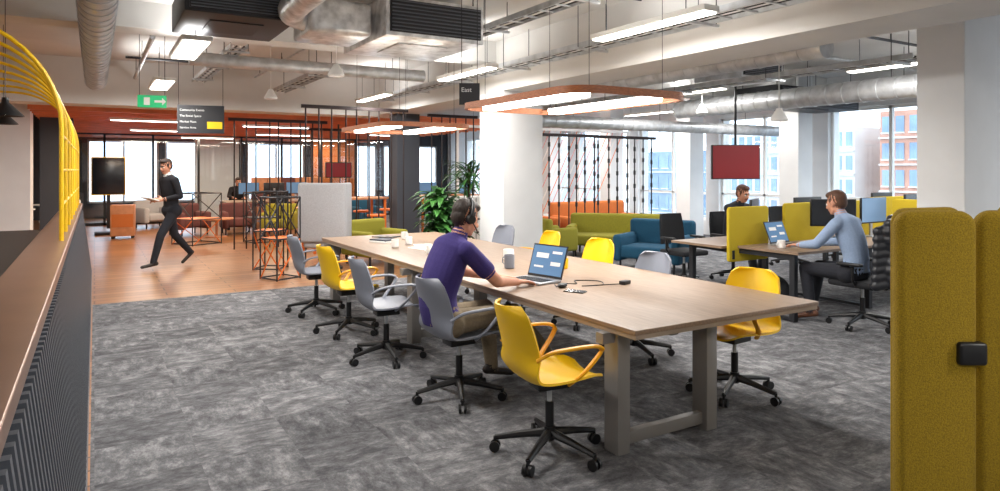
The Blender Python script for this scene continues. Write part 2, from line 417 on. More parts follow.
pipe(5.9,6.2,12.9,6.2,3.3,.025,'chrome'); pipe(7.2,4,7.2,8.4,3.3,.03,'chrome'); pipe(.4,11.6,5,11.6,3.3,.02,'dark'); pipe(.6,9.1,.6,13.3,3.2,.03,'chrome'); pipe(6.9,4,6.9,8.4,3.2,.02,'dark'); pipe(5.9,5.2,12.9,5.2,3.38,.02,'dark'); pipe(3.5,1,3.5,6,3.38,.02,'dark')
for (x,y,z) in((2.5,8.0,2.75),(6.95,5.15,2.2),(9.0,8.2,2.6),(2.3,10.6,2.7)):
    m=MB(); m.lathe([(.001,.13),(.03,.13),(.1,.0),(.095,-.02),(.001,-.02)],(0,0,0),'white'); m.cyl((0,0,.1),(0,0,CZ-z),.006,'white',seg=6); m.done('smoke_detector',(x,y,z))
def text(s,par,loc,size,rz=0,k='txt'):
    c=bpy.data.curves.new('sign_lettering','FONT'); c.body=s; c.size=size; c.extrude=.001; c.materials.append(M[k])
    o=bpy.data.objects.new('lettering',c); sc.collection.objects.link(o); o.parent=par; o.location=loc; o.rotation_euler=(math.radians(90),0,rz)
m=MB(); m.box((0,0,0),(.34,.03,.16),'green'); m.box((-.06,-.02,0),(.07,.006,.1),'paper'); m.box((.08,-.02,0),(.1,.006,.03),'paper'); m.prism([(.12,.05),(.12,-.05),(.165,0)],.006,'paper',Matrix.Translation((0,-.02,0)))
for s in(-.15,.15): m.cyl((s,0,.08),(s,0,CZ-2.5),.004,'dark',seg=6)
m.done('exit_sign',(.65,9.95,2.5),-.2)
m=MB(); m.box((0,0,0),(.74,.04,.48),'dark')
for s in(-.35,.35): m.cyl((s,0,.22),(s,0,CZ-2.45),.005,'dark',seg=6)
m.box((.22,-.023,-.1),(.24,.006,.12),'yellow')
sg=m.done('wayfinding_sign',(1.57,12.6,2.47),-.2)
for i,t in enumerate(('Community Events','The Social Space','Market Place','Service Area')): text(t,sg,(-.33,-.025,.14-.1*i),.05)
m=MB(); m.box((0,0,0),(.21,.03,.22),'dark')
for s in(-.08,.08): m.cyl((s,0,.1),(s,0,CZ-2.38),.004,'dark',seg=6)
sg=m.done('zone_sign',(3.3,6.1,2.38),-.5); text('East',sg,(-.085,-.02,.02),.065)
# ------------------------------------------------------------ balustrade + yellow frames
m=MB()
Y0,Y1=-1.5,12
def sl(x0a,x0b,z0,z1,y0,y1,t,k):
    vs=[(x0a,y0,z0),(x0a,y1,z0),(x0b,y1,z1),(x0b,y0,z1),(x0a-t,y0,z0),(x0a-t,y1,z0),(x0b-t,y1,z1),(x0b-t,y0,z1)]
    m.add(vs,[(0,1,2,3),(4,7,6,5),(0,4,5,1),(3,2,6,7),(0,3,7,4),(1,5,6,2)],k)
sl(-.075,-.18,0,1.04,Y0,Y1,.04,'slatback')
y=Y0+.02
while y<Y1-.03:
    sl(-.035,-.15,.08,1.0,y,y+.032,.035,'slat'); y+=.08
m.bx(-.14,-.03,Y0,Y1,0,.08,'slat'); 
m.bx(-.38,-.155,Y0,Y1,1.04,1.1,'bronze',bev=.006)
m.bx(-.40,-.36,Y0,Y1,0,1.04,'slatback')
m.bx(-1.5,-.38,Y0,8.2,.96,1.0,'blacktop'); m.bx(-1.45,-.4,Y0,8.1,.0,.96,'slatback')
m.done('slatted_balustrade_counter')
m=MB(); r=.015; PX=-.2
ys=[5.7,6.5,7.3,8.1,8.9,9.7,10.5,11.3]
for y in ys:
    R=.75; pts=[(PX,y,1.1),(PX,y,1.6),(PX,y,2.66-R)]
    for a in range(1,13): t=math.radians(90*a/12); pts.append((PX-R+R*math.cos(t),y,2.66-R+R*math.sin(t)))
    pts.append((-2.0,y,2.66))
    for a in range(0,11): t=math.radians(90*a/10); pts.append((-2.4-R*math.sin(t),y,2.66-R+R*math.cos(t)))
    pts.append((-2.4-R,y,0))
    m.tube(pts,r,'yellow',seg=8)
for z in(1.35,1.6,1.85): m.cyl((PX,ys[0],z),(PX,ys[-1],z),.011,'yellow',seg=8)
m.done('yellow_tube_pergola')
for (x,y,z) in((-.78,8.5,2.2),(-1.02,10.9,2.25)):
    m=MB(); m.lathe([(.001,.14),(.03,.14),(.035,.09),(.16,-.04),(.165,-.05),(.15,-.045),(.03,.07),(.001,.07)],(0,0,0),'black',20); m.cyl((0,0,.12),(0,0,CZ-z),.004,'black',seg=6); m.sph((0,0,-.005),.035,'lamp')
    m.done('cone_pendant_lamp',(x,y,z))
# ------------------------------------------------------------ long table
TX0,TX1,TY0,TY1=2.47,4.06,2.71,8.5
m=MB(); m.bx(TX0,TX1,TY0,TY1,.715,.742,'table',bev=.003); m.bx(TX0+.006,TX1-.006,TY0+.006,TY1-.006,.69,.715,'tedge')
for yy in(2.95,5.8,8.2):
    for xx in(2.55,3.26): m.box((xx,yy,.345),(.09,.12,.69),'leg',bev=.004)
    m.box((2.9,yy,.07),(.66,.05,.07),'leg',bev=.003); m.box((2.92,yy,.66),(1.0,.06,.06),'leg')
m.box((2.95,5.5,.65),(.06,5.2,.06),'leg')
m.done('long_meeting_table')
# ------------------------------------------------------------ task chair
def starbase(m,rot=0,R=.3,zc=.4):
    for i in range(5):
        a=rot+2*math.pi*i/5; c,s=math.cos(a),math.sin(a)
        m.tube([(0,0,.125),(c*R*.5,s*R*.5,.105),(c*R,s*R,.078)],[.028,.021,.015],'black',seg=8)
        x,y=c*R,s*R
        m.cyl((x,y,.05),(x,y,.085),.01,'black',seg=8)
        tx,ty=-s,c
        for q in(-1,1): m.cyl((x+tx*q*.009,y+ty*q*.009,.03),(x+tx*q*.026,y+ty*q*.026,.03),.03,'black',seg=14)
    m.cyl((0,0,.085),(0,0,.16),.034,'black'); m.cyl((0,0,.15),(0,0,.3),.025,'black'); m.cyl((0,0,.3),(0,0,zc),.015,'chrome')
    m.box((0,0,zc),(.2,.14,.045),'black',bev=.01)
def shell_chair(x,y,rot,shell='yellow',arm='yarm',brot=0.3,name='shell_task_chair'):
    m=MB(); starbase(m,brot,.31)
    prof=catmull([(.25,0,.43),(.20,0,.452),(.1,0,.452),(0,0,.444),(-.1,0,.443),(-.17,0,.455),(-.215,0,.50),(-.243,0,.57),(-.262,0,.66),(-.285,0,.75),(-.308,0,.83),(-.318,0,.87)],3)
    ws=[.16,.205,.23,.24,.244,.244,.24,.236,.23,.222,.198,.135]
    n=len(prof)-1; grid=[]
    for i,p in enumerate(prof):
        t=i/n*(len(ws)-1); a=int(min(t,len(ws)-2)); w=ws[a]*(1-(t-a))+ws[a+1]*(t-a)
        bk=max(0,min(1,(p.z-.45)/.15))*(1 if i>n*.4 else 0)
        row=[]
        for j in range(13):
            u=-1+2*j/12
            row.append(V((p.x+bk*.08*u*u,w*u,p.z+(1-bk)*.028*abs(u)**2.5)))
        grid.append(row)
    m.surf(grid,shell,.013)
    for s in(-1,1):
        pts=catmull([(-.19,s*.228,.60),(-.12,s*.265,.645),(0,s*.29,.662),(.12,s*.286,.662),(.175,s*.275,.64),(.15,s*.262,.59),(.07,s*.24,.5),(.02,s*.19,.44)],4)
        m.tube(pts,.018,arm,seg=8,flat=.6,up=(0,0,1))
    return m.done(name,(x,y,0),rot)
shell_chair(2.2,3.12,math.radians(-8),brot=.1)
shell_chair(2.2,4.22,math.radians(2),'grey','grey',.5)
shell_chair(2.12,5.4,math.radians(-4),'grey','grey',.9)
shell_chair(2.15,6.47,math.radians(3),brot=.2)
shell_chair(2.14,7.57,math.radians(-3),'grey','grey',.2)
shell_chair(3.92,3.27,math.radians(184),brot=.4)
shell_chair(4.0,4.4,math.radians(178),'grey','grey',.1)
shell_chair(4.35,5.55,math.radians(184),brot=.6)
shell_chair(4.4,6.55,math.radians(175),brot=.6)
shell_chair(4.4,7.55,math.radians(185),'grey','grey',.6)
# ------------------------------------------------------------ laptops & table things
def laptop(name,x,y,z,rot,open_=105,scr='screen'):
    m=MB(); m.box((0,0,.009),(.25,.36,.018),'silver',bev=.005); m.box((-.01,0,.0185),(.12,.32,.002),'black')
    for i in range(5):
        for j in range(12): m.box((-.055+i*.023,-.13+j*.0236,.0205),(.017,.018,.003),'dark')
    R=Matrix.Translation((.125,0,.018))@Matrix.Rotation(math.radians(open_-90),4,'Y')
    def bb(sx,sy,sz,cx,cy,cz,k):
        o=len(m.v); m.box((0,0,0),(1,1,1),k)
        for i in range(o,len(m.v)): m.v[i]=R@V((m.v[i].x*sx+cx,m.v[i].y*sy+cy,m.v[i].z*sz+cz))
    bb(.008,.36,.26,0,0,.13,'black'); bb(.002,.34,.23,-.005,0,.133,scr)
    for (yy,zz,w,h) in((-.09,.2,.1,.02),(.06,.17,.13,.04),(-.09,.11,.1,.03),(.08,.08,.1,.015)): bb(.001,w,h,-.0065,yy,zz,'paper')
    return m.done(name,(x,y,z),rot)
laptop('laptop',2.9,4.33,.742,math.radians(12),108)
def mug(x,y,z=.742,k='white',r=.04,h=.09):
    m=MB(); m.lathe([(.001,0),(r*.8,0),(r,.01),(r,h),(r-.004,h),(r-.006,.012),(.001,.01)],(0,0,0),k,20)
    m.tube(catmull([(r,0,h*.8),(r+.025,0,h*.75),(r+.028,0,h*.4),(r,0,h*.25)],4),.005,k,seg=6); m.done('coffee_mug',(x,y,z),random.random()*6)
mug(3.1,5.0,k='grey',r=.045,h=.12); mug(2.85,7.0); mug(3.1,7.2); mug(3.3,7.8); mug(3.5,4.75,k='yellow'); mug(2.95,6.3); mug(3.4,5.5,k='white',r=.05,h=.1)
m=MB(); m.box((0,0,.004),(.08,.15,.008),'black',bev=.003); m.box((0,0,.0085),(.074,.14,.001),'screend'); m.done('smartphone',(2.9,3.8,.742),.5)
m=MB(); pts=catmull([(0,0,.004),(.12,.1,.004),(.2,-.03,.004),(.32,.06,.004),(.42,-.08,.004),(.3,-.2,.004),(.15,-.12,.004),(.45,-.3,.004)],8); m.tube(pts,.0035,'black',seg=6); m.box((.45,-.3,.014),(.09,.05,.028),'black',bev=.005)
m.done('charger_cable',(2.9,4.02,.742),.3)
m=MB(); m.box((0,0,.01),(.21,.29,.02),'paper',bev=.002); m.box((.01,.01,.028),(.2,.27,.016),'slate',.1); m.done('notebook_stack',(2.95,7.6,.742),.3)
m=MB(); m.box((0,0,.006),(.21,.3,.012),'black'); m.done('closed_notebook',(3.2,8.15,.742),.6)
m=MB(); m.sph((0,0,.018),(.05,.03,.018),'black'); m.done('computer_mouse',(2.92,3.98,.742),.3)
m=MB(); m.box((0,0,.001),(.21,.297,.002),'paper',.2); m.box((.1,.2,.003),(.21,.297,.002),'paper',-.3); m.done('loose_papers',(3.1,6.8,.742))
# ------------------------------------------------------------ blob bodies
class Blob:
    def __init__(s): s.v=[];s.f=[];s.vm=[];s.ms=[]
    def mi(s,k):
        if k not in s.ms: s.ms.append(k)
        return s.ms.index(k)
    def loft(s,rings,k,seg=18):
        o=len(s.v); i=s.mi(k)
        for c,u,w in rings:
            for j in range(seg):
                a=2*math.pi*j/seg; s.v.append(c+u*math.cos(a)+w*math.sin(a)); s.vm.append(i)
        n=len(rings)
        for r in range(n-1):
            for j in range(seg):
                a=o+r*seg+j;b=o+r*seg+(j+1)%seg; s.f.append([a,b,b+seg,a+seg])
        s.f.append([o+j for j in range(seg)][::-1]); s.f.append([o+(n-1)*seg+j for j in range(seg)])
    def cap(s,p0,p1,r0,r1,k,u=None,flat=1.0,seg=16):
        p0=V(p0);p1=V(p1); d=(p1-p0); L=d.length
        if L<1e-6: d=V((0,0,1))
        d.normalize()
        if u is None: u=d.orthogonal().normalized()
        else: u=V(u); u=(u-d*u.dot(d)).normalized()
        w=d.cross(u); R=[]
        for a in range(-4,0):
            t=math.radians(90*a/4.2); R.append((p0+d*math.sin(t)*r0,u*math.cos(t)*r0,w*math.cos(t)*r0*flat))
        nb=max(4,int(L/.03))
        for a in range(nb+1):
            t=a/nb; r=r0+(r1-r0)*t; R.append((p0.lerp(p1,t),u*r,w*r*flat))
        for a in range(1,5):
            t=math.radians(90*a/4.2); R.append((p1+d*math.sin(t)*r1,u*math.cos(t)*r1,w*math.cos(t)*r1*flat))
        s.loft(R,k,seg)
    def ell(s,c,r,k,mtx=None,seg=20):
        c=V(c); R=[]
        Mx=mtx.to_3x3() if mtx is not None else Matrix.Identity(3)
        for a in range(-8,9):
            t=math.radians(88*a/8); R.append((c+Mx@V((0,0,r[2]*math.sin(t))),Mx@V((r[0]*math.cos(t),0,0)),Mx@V((0,r[1]*math.cos(t),0))))
        s.loft(R,k,seg)
    def done(s,name,loc,rot,voxel=.008,smooth=3):
        me=bpy.data.meshes.new(name+'_src'); me.from_pydata([tuple(p) for p in s.v],[],s.f)
        o=bpy.data.objects.new(name+'_src',me); sc.collection.objects.link(o)
        md=o.modifiers.new('r','REMESH'); md.mode='VOXEL'; md.voxel_size=voxel
        sm=o.modifiers.new('s','SMOOTH'); sm.iterations=smooth; sm.factor=.5
        dg=bpy.context.evaluated_depsgraph_get(); dg.update()
        nm=bpy.data.meshes.new_from_object(o.evaluated_get(dg))
        bpy.data.objects.remove(o)
        kd=KDTree(len(s.v))
        for i,p in enumerate(s.v): kd.insert(p,i)
        kd.balance()
        nm.materials.clear()
        for k in s.ms: nm.materials.append(M[k])
        idx=[s.vm[kd.find(p.center)[1]] for p in nm.polygons]
        nm.polygons.foreach_set('material_index',idx); nm.polygons.foreach_set('use_smooth',[True]*len(idx))
        nm.name=name; ob=bpy.data.objects.new(name,nm); sc.collection.objects.link(ob); ob.location=loc; ob.rotation_euler=(0,0,rot)
        return ob
def add_head(B,c,yaw,pitch,hair,ears=True,skin='skin'):
    R=Matrix.Translation(V(c))@Matrix.Rotation(yaw,4,'Z')@Matrix.Rotation(pitch,4,'Y')
    def E(p,r,k): B.ell(R@V(p),r,k,R)
    E((-.012,0,.025),(.092,.074,.088),skin)
    E((.03,0,-.025),(.066,.062,.085),skin)
    B.cap(R@V((.01,.038,-.07)),R@V((.062,.012,-.098)),.026,.02,skin); B.cap(R@V((.01,-.038,-.07)),R@V((.062,-.012,-.098)),.026,.02,skin)
    E((.05,0,-.075),(.04,.036,.036),skin)
    B.cap(R@V((.085,0,.006)),R@V((.108,0,-.032)),.009,.014,skin)
    E((.098,.014,-.036),(.01,.009,.008),skin);E((.098,-.014,-.036),(.01,.009,.008),skin)
    B.cap(R@V((.086,.045,.02)),R@V((.092,.012,.018)),.007,.008,hair); B.cap(R@V((.086,-.045,.02)),R@V((.092,-.012,.018)),.007,.008,hair)
    B.cap(R@V((.088,.02,-.062)),R@V((.088,-.02,-.062)),.009,.009,'lip')
    for s in(-1,1): E((-.002,s*.075,-.012),(.02,.012,.031),skin)
    E((-.024,0,.045),(.096,.082,.088),hair); E((-.052,0,-.0),(.06,.072,.078),hair); E((.03,0,.09),(.056,.062,.036),hair)
    for s in(-1,1): B.cap(R@V((.02,s*.071,.03)),R@V((.018,s*.072,-.005)),.011,.006,hair)
    return R
def head_extras(R,name,par,headset=False):
    m=MB()
    for s in(-1,1):
        m.sph(R@V((.081,s*.031,-.002)),.0125,'eye'); m.sph(R@V((.0895,s*.031,-.003)),.0062,'iris')
    m.done('eyes',par=par)
    if headset:
        m=MB(); pts=[R@V((-.015,math.cos(t)*.097,.02+math.sin(t)*.119)) for t in [math.pi*i/14 for i in range(15)]]
        m.tube(pts,.011,'black',seg=8)
        for s in(-1,1):
            m.cyl(R@V((-.005,s*.076,-.01)),R@V((-.005,s*.108,-.01)),.036,'black',r1=.03,seg=18)
            m.cyl(R@V((-.008,s*.096,-.01)),R@V((-.014,s*.097,.04)),.009,'black')
        m.tube(catmull([R@V((0,-.1,-.02)),R@V((.05,-.1,-.06)),R@V((.1,-.05,-.075))],5),.004,'black',seg=6); m.sph(R@V((.1,-.05,-.075)),.009,'black')
        m.done('headset',par=par)
def add_hand(B,w,d,n,side,curl=.35,skin='skin',spread=.1,sc_=1.0):
    w=V(w);d=V(d).normalized();n=V(n);n=(n-d*n.dot(d)).normalized();t=n.cross(d)*side
    f=sc_
    R=[]
    for (q,hw,ht) in((-.01,.026,.019),(.02,.032,.017),(.05,.039,.015),(.08,.04,.013),(.092,.036,.01)):
        R.append((w+d*q*f,t*hw*f,n*ht*f))
    if side<0: R=[(a,b,-c_) for a,b,c_ in R]
    B.loft(R,skin,14)
    Ls=((.03,.042,.025,.02),(.0105,.046,.028,.021),(-.0105,.042,.026,.02),(-.03,.033,.02,.018))
    for off,a,b,c in Ls:
        p=w+d*.085*f+t*off*f; dd=(d+t*(off/.03)*spread).normalized(); ang=curl*.5
        for i,(L,r) in enumerate(((a,.0092),(b,.0085),(c,.0078))):
            q=dd*math.cos(ang)-n*math.sin(ang); p2=p+q*L*f; B.cap(p,p2,r*f,(r-.0006)*f,skin,seg=10); p=p2; ang+=curl
    p=w+d*.025*f+t*.03*f; q=(d*.6+t*.75-n*.25).normalized()
    for L,r,q in((.04,.0125,q),(.032,.0105,(d*.8+t*.5-n*.3).normalized()),(.025,.0092,(d*.95+t*.2-n*.3).normalized())):
        p2=p+q*L*f; B.cap(p,p2,r*f,(r-.001)*f,skin,seg=10); p=p2
def human(name,J,C,loc,rot,voxel=.008,short=True,headset=False,belt=None):
    B=Blob(); Yv=V((0,1,0))
    lat=V(J.get('lat',(0,1,0))).normalized()
    sp=[V(p) for p in J['spine']]
    dims=J.get('dims',[(.155,.115),(.145,.11),(.168,.122),(.178,.112),(.075,.07)])
    cp=catmull(sp,4); rings=[];n=len(cp)-1
    for i,p in enumerate(cp):
        t=i/n*(len(dims)-1);a=int(min(t,len(dims)-2));q=t-a; q=q*q*(3-2*q)
        wd=dims[a][0]*(1-q)+dims[a+1][0]*q; dp=dims[a][1]*(1-q)+dims[a+1][1]*q
        tg=(cp[min(i+1,n)]-cp[max(i-1,0)]).normalized(); l=(lat-tg*lat.dot(tg)).normalized(); f=l.cross(tg)
        rings.append((p,l*wd,f*dp))
    B.loft(rings,C['top'],24)
    hd=V(J['head']); nb=sp[-1]
    B.cap(nb,nb.lerp(hd,.7),.056,.052,C.get('skin','skin'))
    B.cap(nb-V((0,0,.012)),nb+(hd-nb)*.16,.072,.062,C.get('collar',C['top']))
    for s in('L','R'):
        sh,el,wr=V(J['sh'+s]),V(J['el'+s]),V(J['wr'+s])
        B.cap(sp[3].lerp(sp[4],.35),sh,.075,.062,C['top'])
        if short:
            me_=sh.lerp(el,.62); B.cap(sh,me_,.066,.064,C['top']); B.cap(me_,el,.046,.042,'skin'); B.cap(el,wr,.044,.027,'skin',flat=.9)
        else:
            B.cap(sh,el,.062,.05,C['top']); B.cap(el,el.lerp(wr,.93),.05,.036,C['top']); B.cap(el.lerp(wr,.9),wr,.027,.027,'skin')
        h=J['hand'+s]; add_hand(B,wr,h[0],h[1],h[2],h[3] if len(h)>3 else .35)
        hp,kn,an=V(J['hp'+s]),V(J['kn'+s]),V(J['an'+s]); toe=V(J['toe'+s])
        B.cap(hp,kn,.092,.066,C['leg']); B.cap(kn,kn.lerp(an,.35),.066,.062,C['leg']); B.cap(kn.lerp(an,.35),an,.062,.05,C['leg'])
        d=(toe-an); 
        heel=an-d.normalized()*.05
        B.cap(an+V((0,0,-.02)),heel+V((0,0,-.045)),.04,.036,C['shoe']); 
        B.cap(heel+V((0,0,-.05)),toe,.037,.034,C['shoe'],u=V((0,0,1)).cross(d),flat=.8)
    B.cap(V(J['hpL']),V(J['hpR']),.115,.115,C['leg'])
    R=add_head(B,hd,J.get('hyaw',0),J.get('hpitch',0),C['hair'])
    o=B.done(name,loc,rot,voxel)
    head_extras(R,name,o,headset)
    return o
J=dict(spine=[(-.1,0,.56),(-.13,0,.72),(-.08,0,.9),(-.015,0,1.05),(.03,0,1.12)],head=(.095,0,1.262),hyaw=.0,hpitch=.34,
 dims=[(.165,.125),(.155,.125),(.18,.13),(.188,.118),(.08,.072)],
 shL=(.0,.185,1.05),shR=(.0,-.185,1.05),elL=(.21,.27,.84),elR=(.21,-.24,.83),wrL=(.47,.16,.785),wrR=(.47,-.1,.785),
 handL=((1,-.15,-.05),(0,0,1),-1,.3),handR=((1,.15,-.05),(0,0,1),1,.3),
 hpL=(-.08,.09,.55),hpR=(-.08,-.09,.55),knL=(.36,.17,.56),knR=(.43,-.1,.57),anL=(.42,.18,.12),anR=(.8,-.05,.17),toeL=(.6,.2,.035),toeR=(.99,-.05,.1))
human('seated_man_in_purple_polo',J,dict(top='purple',leg='khaki',hair='hair',shoe='shoe'),(2.17,4.24,0),math.radians(1),.0062,True,True)
J=dict(spine=[(0,0,.95),(.01,0,1.1),(.03,0,1.28),(.05,0,1.44),(.06,0,1.52)],dims=[(.15,.105),(.14,.1),(.165,.115),(.175,.105),(.075,.07)],head=(.1,0,1.66),hpitch=.25,hyaw=.25,
 shL=(.05,.185,1.43),shR=(.05,-.185,1.43),elL=(.0,.25,1.17),elR=(-.02,-.25,1.17),wrL=(.22,.14,1.12),wrR=(.2,-.14,1.1),
 handL=((1,-.5,0),(.3,.8,.4),-1,.5),handR=((1,.5,0),(.3,-.8,.4),1,.5),
 hpL=(0,.09,.93),hpR=(0,-.09,.93),knL=(.24,.09,.54),knR=(-.1,-.09,.52),anL=(.36,.09,.12),anR=(-.38,-.09,.2),toeL=(.54,.1,.06),toeR=(-.25,-.09,.045))
w=human('walking_man',J,dict(top='blacksw',leg='navy',hair='hair',shoe='shoe',collar='paper'),(1.1,12.4,0),math.radians(205),.009,False)
m=MB(); m.box((.36,0,1.13),(.2,.26,.02),'paper',rot=Matrix.Rotation(-.3,4,'Y')); m.done('papers',par=w)
J=dict(spine=[(-.12,0,.58),(-.13,0,.72),(-.08,0,.9),(-.02,0,1.05),(.02,0,1.12)],head=(.08,0,1.26),hpitch=.25,
 shL=(-.02,.185,1.05),shR=(-.02,-.185,1.05),elL=(.14,.26,.84),elR=(.14,-.26,.84),wrL=(.4,.15,.8),wrR=(.4,-.15,.8),
 handL=((1,-.2,-.05),(0,0,1),-1,.3),handR=((1,.2,-.05),(0,0,1),1,.3),
 hpL=(-.1,.09,.56),hpR=(-.1,-.09,.56),knL=(.34,.13,.56),knR=(.34,-.13,.56),anL=(.28,.13,.12),anR=(.42,-.13,.12),toeL=(.45,.15,.035),toeR=(.6,-.14,.035))
human('seated_man_in_pale_blue_shirt',J,dict(top='blueshirt',leg='navy',hair='hairl',shoe='shoeb'),(6.62,4.14,0),math.radians(93),.008,False)
human('seated_office_worker',dict(J),dict(top='navy',leg='navy',hair='hairl',shoe='shoe'),(8.0,6.6,0),math.radians(-95),.01,False)
human('seated_office_worker',dict(J),dict(top='blacksw',leg='navy',hair='hair',shoe='shoe'),(3.6,20.9,0),math.radians(-95),.012,False)
# ------------------------------------------------------------ office chairs
def office_chair(x,y,rot,name='office_chair',jacket=False):
    m=MB(); starbase(m,.4,.31,.42)
    m.box((0,0,.455),(.48,.48,.07),'blackfab',bev=.03)
    g=[]
    for i in range(10):
        t=i/9; row=[]
        for j in range(9):
            u=-1+2*j/8; row.append(V((-.26-.05*t+.05*u*u,u*(.22-.03*t**3),.56+.42*t)))
        g.append(row)
    m.surf(g,'blackfab',.03); m.tube([(0,0,.42),(-.24,0,.42),(-.33,0,.5),(-.33,0,.75)],.02,'black')
    for s in(-1,1):
        m.tube([(-.05,s*.22,.44),(-.05,s*.28,.5),(-.05,s*.28,.64)],.015,'black'); m.box((-.02,s*.28,.66),(.24,.07,.03),'black',bev=.01)
    return m.done(name,(x,y,0),rot)
office_chair(6.72,4.0,math.radians(93))
for a in((7.05,6.75,-1.6),(8.0,6.7,-1.66),(8.5,4.1,1.5),(10.0,4.5,1.6),(11.2,4.6,1.5),(10,7.2,-1.6),(11.4,7.1,-1.7),(3.6,20.95,-1.66),(5.0,20.9,-1.5),(4.2,18.6,1.5),(8.2,16.6,1.5),(9.4,16.6,1.6)): office_chair(*a)
B=Blob()
for i in range(9):
    z=1.08-i*.075; w=.21+.02*math.sin(i*1.3); B.cap((-.35-.004*i,-w,z),(-.35-.004*i,w,z),.05,.05,'jacket',u=(0,0,1),flat=1.15)
for s in(-1,1):
    for i in range(8): B.cap((-.31,s*(.2+.006*i),1.02-i*.075),(-.26,s*(.25+.006*i),1.0-i*.075),.05,.05,'jacket')
B.cap((-.31,-.1,1.12),(-.31,.1,1.12),.045,.045,'jacket')
B.done('puffer_jacket',(6.76,4.0,0),math.radians(93),.012,2)
# ------------------------------------------------------------ desks
def bench(x0,x1,y0,y1,name='bench_desk',off=0):
    m=MB(); ym=(y0+y1)/2
    m.bx(x0+off,x1,y0,ym-.03,.715,.742,'table'); m.bx(x0,x1,ym+.03,y1,.715,.742,'table')
    n=max(1,round((x1-x0)/1.6)); 
    for i in range(n+1):
        x=x0+.06+(x1-x0-.12)*i/n+(off if i==0 else 0)
        for yy in(y0+.1,y1-.1): m.box((x,yy,.36),(.06,.06,.71),'dark')
        m.box((x,ym,.68),(.05,y1-y0-.2,.05),'dark')
        m.box((x,ym,.03),(.05,y1-y0-.2,.03),'dark')
    return m.done(name)
def divider(x0,x1,y,z0=.6,z1=1.2):
    m=MB(); w=x1-x0
    m.prism(rrect(w,z1-z0,.04,4,0,(z0+z1)/2),.04,'felt2',Matrix.Identity(4),bev=.008)
    for s in(-1,1): m.box((s*w*.4,0,z0+.08),(.04,.05,.1),'dark')
    m.done('desk_divider_screen',((x0+x1)/2,y,0))
def monitor(x,y,rot,k='screend'):
    m=MB(); m.box((0,0,.34),(.03,.56,.33),'black',bev=.008); m.box((-.0165,0,.345),(.002,.54,.305),k)
    m.box((.03,0,.18),(.02,.05,.34),'silver'); m.box((.02,0,.006),(.16,.22,.012),'silver',bev=.004); m.done('desktop_monitor',(x,y,.742),rot)
bench(6.05,9.3,4.4,6.0,off=.2); divider(6.12,6.8,5.2,.56,1.18); divider(7.1,7.95,5.2); divider(8.2,8.9,5.2)
bench(9.7,11.9,4.9,6.5); divider(9.75,11.8,5.7)
bench(7.6,10.4,17.2,18.6); monitor(8.2,17.7,1.5,'screen'); monitor(9.4,17.7,1.6,'screen')
m=MB(); m.prism(rrect(.75,.6,.04,4,0,.9),.04,'felt2',Matrix.Rotation(math.pi/2,4,'Z'),bev=.008); m.box((0,.2,.66),(.06,.04,.1),'dark'); m.done('desk_divider_screen',(9.5,4.85,0))
laptop('laptop',6.78,4.88,.742,math.radians(93),112)
monitor(7.7,4.95,math.radians(60)); monitor(8.6,4.98,math.radians(90),'screen'); monitor(6.95,5.5,math.radians(-60)); monitor(8.0,5.5,math.radians(-90)); monitor(10.4,5.4,math.radians(90)); monitor(11.3,5.4,1.57); monitor(10.6,6.0,-1.57)
mug(6.45,4.75); mug(7.3,4.65,k='teal')
m=MB(); m.box((0,0,.001),(.21,.297,.002),'paper',.2); m.box((.02,.01,.012),(.15,.21,.02),'slate',-.3); m.done('loose_papers',(7.35,4.85,.742))
B=Blob(); B.ell((0,0,.2),(.13,.17,.22),'blackfab'); B.ell((.1,0,.14),(.07,.12,.12),'blackfab'); B.cap((-.1,-.06,.38),(-.1,.06,.38),.02,.02,'blackfab'); B.done('backpack',(6.55,4.9,.0),.5,.012,2)
# ------------------------------------------------------------ mustard felt pod foreground
m=MB()
def T(x,y,r): return Matrix.Translation((x,y,0))@Matrix.Rotation(math.radians(r),4,'Z')
def pod(w,h,r): 
    out=[(-w/2,.05),(w/2,.05)]
    for a in range(9): t=math.radians(90*a/8); out.append((w/2-r+r*math.cos(t),h-r+r*math.sin(t)))
    for a in range(9): t=math.radians(90+90*a/8); out.append((-w/2+r+r*math.cos(t),h-r+r*math.sin(t)))
    return out
m.prism(pod(.34,1.42,.07),.08,'felt',T(3.19,1.575,-33),bev=.03)
m.prism(pod(.42,1.42,.07),.08,'felt',T(3.42,1.72,-10),bev=.03)
m.prism(pod(.55,1.42,.07),.08,'felt',T(3.6,1.33,-38),bev=.03)
m.prism(pod(.55,1.42,.07),.08,'felt',T(3.88,1.5,40),bev=.03)
m.box((3.62,1.62,.42),(.5,.4,.12),'seat',rot=math.radians(-31),bev=.04)
m.box((3.28,1.47,.80),(.12,.06,.1),'black',rot=math.radians(-34),bev=.015)
m.cyl((3.6,1.6,0),(3.6,1.6,.36),.03,'dark')
m.done('high_back_felt_pod')
# ------------------------------------------------------------ lounge
def armchair(x,y,rot,k,w=.8,d=.75,h=.75,name='lounge_armchair'):
    m=MB(); m.box((.03,0,.3),(d-.1,w-.24,.2),k,bev=.05); m.box((-d/2+.08,0,.45),(.16,w,h-.12),k,bev=.06)
    for s in(-1,1): m.box((.0,s*(w/2-.07),.36),(d,.14,.42),k,bev=.05)
    for a in(-1,1):
        for b in(-1,1): m.cyl((a*d*.4,b*w*.4,0),(a*d*.4,b*w*.4,.17),.018,'dark',seg=8)
    m.done(name,(x,y,0),rot)
armchair(7.7,8.0,math.radians(205),'teal',1.1,.85,.8); armchair(8.4,9.75,math.radians(225),'olive',1.8,.8,.75,'lounge_sofa'); armchair(7.6,12.3,math.radians(-90),'orfab',2.2,.8,.95,'lounge_sofa'); armchair(10,12.3,math.radians(-90),'orfab',2.2,.8,.95,'lounge_sofa')
